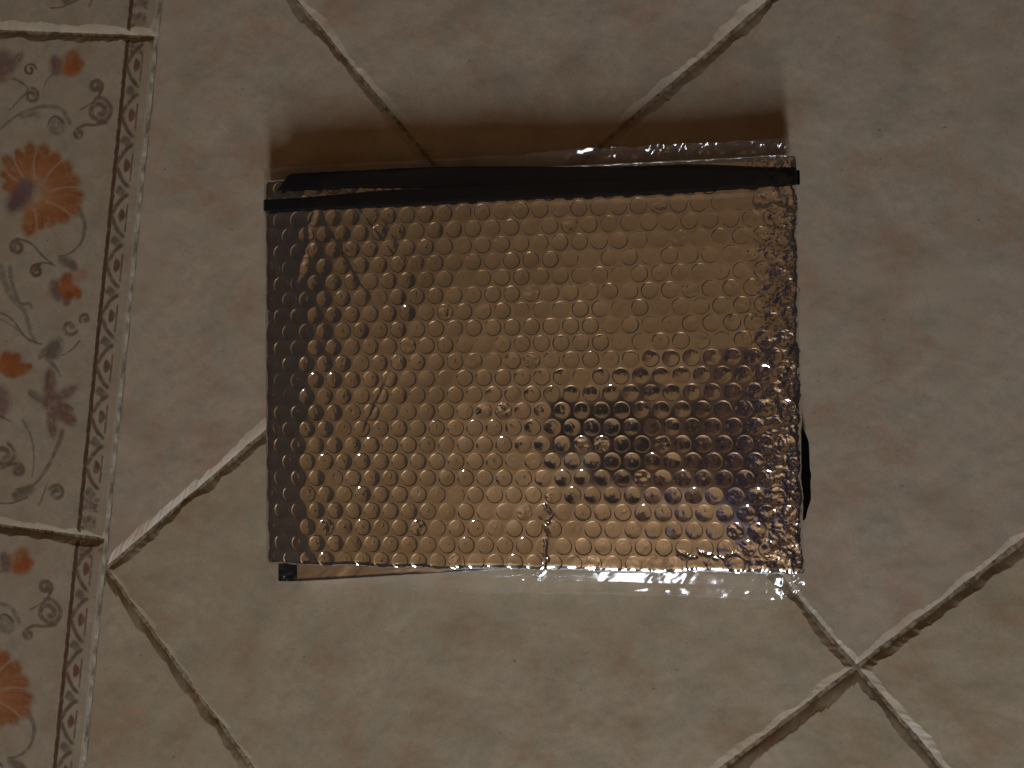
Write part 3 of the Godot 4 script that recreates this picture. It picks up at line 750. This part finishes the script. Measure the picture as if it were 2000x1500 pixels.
func materials() -> void:
	M.foil = mat(Color(0.86, 0.86, 0.87), 0.1, 1.0)
	M.film = StandardMaterial3D.new()
	M.film.albedo_color = Color(1, 1, 1, 0.009); M.film.transparency = BaseMaterial3D.TRANSPARENCY_ALPHA; M.film.roughness = 0.09; M.film.metallic_specular = 0.4; M.film.cull_mode = BaseMaterial3D.CULL_DISABLED
	M.fabric = mat(Color(0.0045, 0.004, 0.004), 0.95); M.fabric.metallic_specular = 0.1
	var wv := Image.create(64, 64, false, Image.FORMAT_L8)
	for y in 64:
		for x in 64:
			var over := ((x / 8) + (y / 8)) % 2 == 0
			wv.set_pixel(x, y, Color.from_hsv(0, 0, 0.35 + 0.5 * (absf(sin(PI * ((y if over else x) % 8 + 0.5) / 8.0)))))
	wv.bump_map_to_normal_map(2.0)
	M.fabric.normal_enabled = true; M.fabric.normal_texture = ImageTexture.create_from_image(wv); M.fabric.uv1_triplanar = true; M.fabric.uv1_scale = Vector3.ONE * 300.0; M.fabric.normal_scale = 0.6
	M.thread = mat(Color(0.75, 0.36, 0.06), 0.7)
	M.grout = mat(Color(0.40, 0.36, 0.30), 0.9)
	M.pale_grout = mat(Color(0.55, 0.53, 0.47), 0.85)
	var gn := NoiseTexture2D.new(); gn.noise = noise(77, 0.03, 4); gn.width = 512; gn.height = 512; gn.seamless = true
	var ramp := Gradient.new(); ramp.set_color(0, Color(0.35, 0.31, 0.26)); ramp.set_color(1, Color(0.86, 0.83, 0.77)); ramp.add_point(0.38, Color(0.62, 0.57, 0.5))
	gn.color_ramp = ramp
	var gp := NoiseTexture2D.new(); gp.noise = noise(78, 0.012, 3); gp.width = 512; gp.height = 512; gp.seamless = true
	var ramp2 := Gradient.new(); ramp2.set_color(0, Color(0.40, 0.37, 0.33)); ramp2.set_color(1, Color(0.95, 0.93, 0.88)); gp.color_ramp = ramp2
	for g in [M.grout, M.pale_grout]: g.albedo_texture = gn if g == M.grout else gp; g.uv1_triplanar = true; g.uv1_world_triplanar = true; g.uv1_scale = Vector3.ONE * 14.0; g.albedo_color = g.albedo_color * 1.25
	M.skin = mat(Color(0.48, 0.27, 0.19), 0.55); M.sweater = mat(Color(0.17, 0.13, 0.22), 0.95); M.trousers = mat(Color(0.05, 0.045, 0.06), 0.9); M.hair = mat(Color(0.02, 0.014, 0.01), 0.6); M.shoe = mat(Color(0.05, 0.05, 0.05), 0.6); M.white = mat(Color(0.7, 0.7, 0.68), 0.3)
	M.phone = mat(Color(0.03, 0.022, 0.024), 0.35); M.screen = mat(Color(0.01, 0.01, 0.012), 0.1)
	var relief := NoiseTexture2D.new(); relief.noise = noise(41, 0.02, 4); relief.width = 512; relief.height = 512; relief.seamless = true; relief.as_normal_map = true; relief.bump_strength = 3.0
	var pics := []
	for k in 2: pics.append(ImageTexture.create_from_image(tile_picture(1024, 200 + 50 * k, Color(0.755, 0.688, 0.595), Color(0.69, 0.575, 0.475), Color(0.665, 0.643, 0.562))))
	M.tiles = []
	for k in 8:
		var m := StandardMaterial3D.new()
		m.albedo_texture = pics[k % 2]; m.uv1_offset = Vector3(fmod(k * 0.37, 1.0), fmod(k * 0.61, 1.0), 0)
		var f := 0.97 + 0.03 * sin(k * 2.3)
		m.albedo_color = Color(f, f * (0.995 + 0.008 * sin(k * 1.7)), f * (0.99 + 0.015 * cos(k * 3.1)))
		m.roughness = 0.5; m.metallic_specular = 0.4
		m.normal_enabled = true; m.normal_texture = relief; m.normal_scale = 0.35
		M.tiles.append(m)
	M.decor = StandardMaterial3D.new()
	M.decor.albedo_texture = ImageTexture.create_from_image(decor_picture()); M.decor.albedo_color = Color(0.93, 0.925, 0.915); M.decor.roughness = 0.5; M.decor.metallic_specular = 0.4
	M.decor.normal_enabled = true; M.decor.normal_texture = relief; M.decor.normal_scale = 0.3
	M.wall = mat(Color(0.062, 0.036, 0.018), 0.9); M.frame = mat(Color(0.75, 0.73, 0.68), 0.5)
	M.pine = mat(Color(0.63, 0.345, 0.135), 0.6)
	M.pane = mat(Color(0.05, 0.05, 0.05), 0.2); M.pane.emission_enabled = true; M.pane.emission = Color(0.85, 0.94, 1.0); M.pane.emission_energy_multiplier = 6.0

const RX0 := -1.12
const RX1 := 1.75
const RZ0 := -1.6
const RZ1 := 2.6
const RH := 2.45

func struct(o: Node) -> void: tag(o, "", "", "", "structure")

func room(win: Vector3, ww: float, wh: float) -> void:
	var cz := (RZ0 + RZ1) / 2; var cx := (RX0 + RX1) / 2; var lx := RX1 - RX0; var lz := RZ1 - RZ0
	struct(box(0.1, RH, lz, Vector3(RX0 - 0.05, RH / 2, cz), "wall_left", M.wall))
	struct(box(0.1, RH, lz, Vector3(RX1 + 0.05, RH / 2, cz), "wall_right", M.wall))
	struct(box(lx + 0.2, RH, 0.1, Vector3(cx, RH / 2, RZ0 - 0.05), "wall_back", M.wall))
	var front := Node3D.new(); front.name = "wall_front"; add_child(front); struct(front)
	var z := RZ1 + 0.15
	box(win.x - ww / 2 - RX0 + 0.1, RH, 0.3, Vector3((RX0 - 0.1 + win.x - ww / 2) / 2, RH / 2, z), "side_panel", M.wall, front)
	box(RX1 + 0.1 - win.x - ww / 2, RH, 0.3, Vector3((RX1 + 0.1 + win.x + ww / 2) / 2, RH / 2, z), "side_panel", M.wall, front)
	box(ww, win.y - wh / 2, 0.3, Vector3(win.x, (win.y - wh / 2) / 2, z), "sill_panel", M.wall, front)
	box(ww, RH - win.y - wh / 2, 0.3, Vector3(win.x, (RH + win.y + wh / 2) / 2, z), "head_panel", M.wall, front)
	var w := base("window", win + Vector3(0, -wh / 2, 0.06))
	tag(w, "tall narrow daylit window with a pale frame", "window")
	for s in [-1.0, 1.0]:
		box(0.035, wh, 0.05, Vector3(s * (ww / 2 - 0.0175), wh / 2, 0), "frame", M.frame, w)
		box(ww - 0.07, 0.035, 0.05, Vector3(0, wh / 2 + s * (wh / 2 - 0.0175), 0), "frame", M.frame, w)
	box(ww - 0.07, wh - 0.07, 0.006, Vector3(0, wh / 2, 0.01), "pane", M.pane, w)
	var ceiling := Node3D.new(); ceiling.name = "ceiling"; add_child(ceiling); struct(ceiling)
	box(lx + 0.2, 0.1, lz + 0.2, Vector3(cx, RH + 0.08, cz), "ceiling_slab", M.pine, ceiling)
	var n := 30
	for k in n:
		var wd := (lz + 0.2) / n
		box(lx + 0.2, 0.02, wd - 0.006, Vector3(cx, RH + 0.012, RZ0 - 0.1 + wd * (k + 0.5)), "plank", M.pine, ceiling)

func lay_floor() -> void:
	var floor_ := Node3D.new(); floor_.name = "floor"; add_child(floor_); struct(floor_)
	box(RX1 - RX0 + 0.2, 0.05, RZ1 - RZ0 + 0.2, Vector3((RX0 + RX1) / 2, -0.0020 - 0.025, (RZ0 + RZ1) / 2), "grout", M.grout, floor_)
	const EDGE := -0.2127
	const D := 0.21213
	for side in [EDGE, DECOR_X]: box(0.0024, 0.004, RZ1 - RZ0, Vector3(side, -0.0004 - 0.002, (RZ0 + RZ1) / 2), "border_grout", M.pale_grout, floor_)
	var room_r := PackedVector2Array([Vector2(EDGE + 0.0010, RZ0), Vector2(RX1, RZ0), Vector2(RX1, RZ1), Vector2(EDGE + 0.0010, RZ1)])
	var room_l := PackedVector2Array([Vector2(RX0, RZ0), Vector2(DECOR_X - 0.0010, RZ0), Vector2(DECOR_X - 0.0010, RZ1), Vector2(RX0, RZ1)])
	var g := 0.0006 * sqrt(2.0)
	var q := 0
	for m in range(-7, 10):
		for n in range(-9, 14):
			if posmod(m + n, 2): continue
			var c := Vector2(m * D, n * D)
			var sq := PackedVector2Array([c + Vector2(-D + g, 0), c + Vector2(0, -D + g), c + Vector2(D - g, 0), c + Vector2(0, D - g)])
			for rm in [room_r, room_l]:
				for poly in Geometry2D.intersect_polygons(sq, rm):
					var area := 0.0
					for k in poly.size(): area += poly[k].cross(poly[(k + 1) % poly.size()])
					if absf(area) < 0.0004: continue
					var wide := []
					for k in poly.size():
						var e: Vector2 = (poly[(k + 1) % poly.size()] - poly[k]).normalized()
						var cut := absf(e.x) < 0.2 or absf(e.y) < 0.2
						# the north-west to south-east joint above the sunshade is filled higher and its edges are narrower
						wide.append(0.9 if cut else (4.3 if e.x * e.y < 0 else 3.6))
					var near := absf(c.x) < 0.72 and absf(c.y + 0.1) < 0.75
					var t := put(tile_mesh(poly, wide, 0.0011 if near else 0.04, 900 + q * 31, c), "tile", M.tiles[(q * 5 + m + 20) % 8], floor_)
					t.position = Vector3(c.x, rng.randf_range(-0.0003, 0.0003), c.y); q += 1
	for k in range(-5, 10):
		var z0 := DECOR_Z + 0.2996 * k
		var poly := PackedVector2Array([Vector2(DECOR_X + 0.0010, maxf(z0 + 0.0006, RZ0)), Vector2(EDGE - 0.0010, maxf(z0 + 0.0006, RZ0)), Vector2(EDGE - 0.0010, minf(z0 + 0.299, RZ1)), Vector2(DECOR_X + 0.0010, minf(z0 + 0.299, RZ1))])
		if poly[2].y - poly[1].y < 0.03: continue
		var sh := PackedVector2Array()
		for p in poly: sh.append(p - Vector2(0, 0.2996 * k))
		var mesh := tile_mesh(sh, [4.2, 0.9, 4.2, 0.9], 0.0011 if absf(z0) < 0.9 else 0.04, 3000 + k * 17, Vector2(DECOR_X, DECOR_Z), true)
		var t := put(mesh, "decorated_tile", M.decor, floor_)
		t.position = Vector3(DECOR_X, rng.randf_range(-0.0002, 0.0002), z0)
		tag(t, "border tile printed with orange flowers, scrolls and a chevron band")
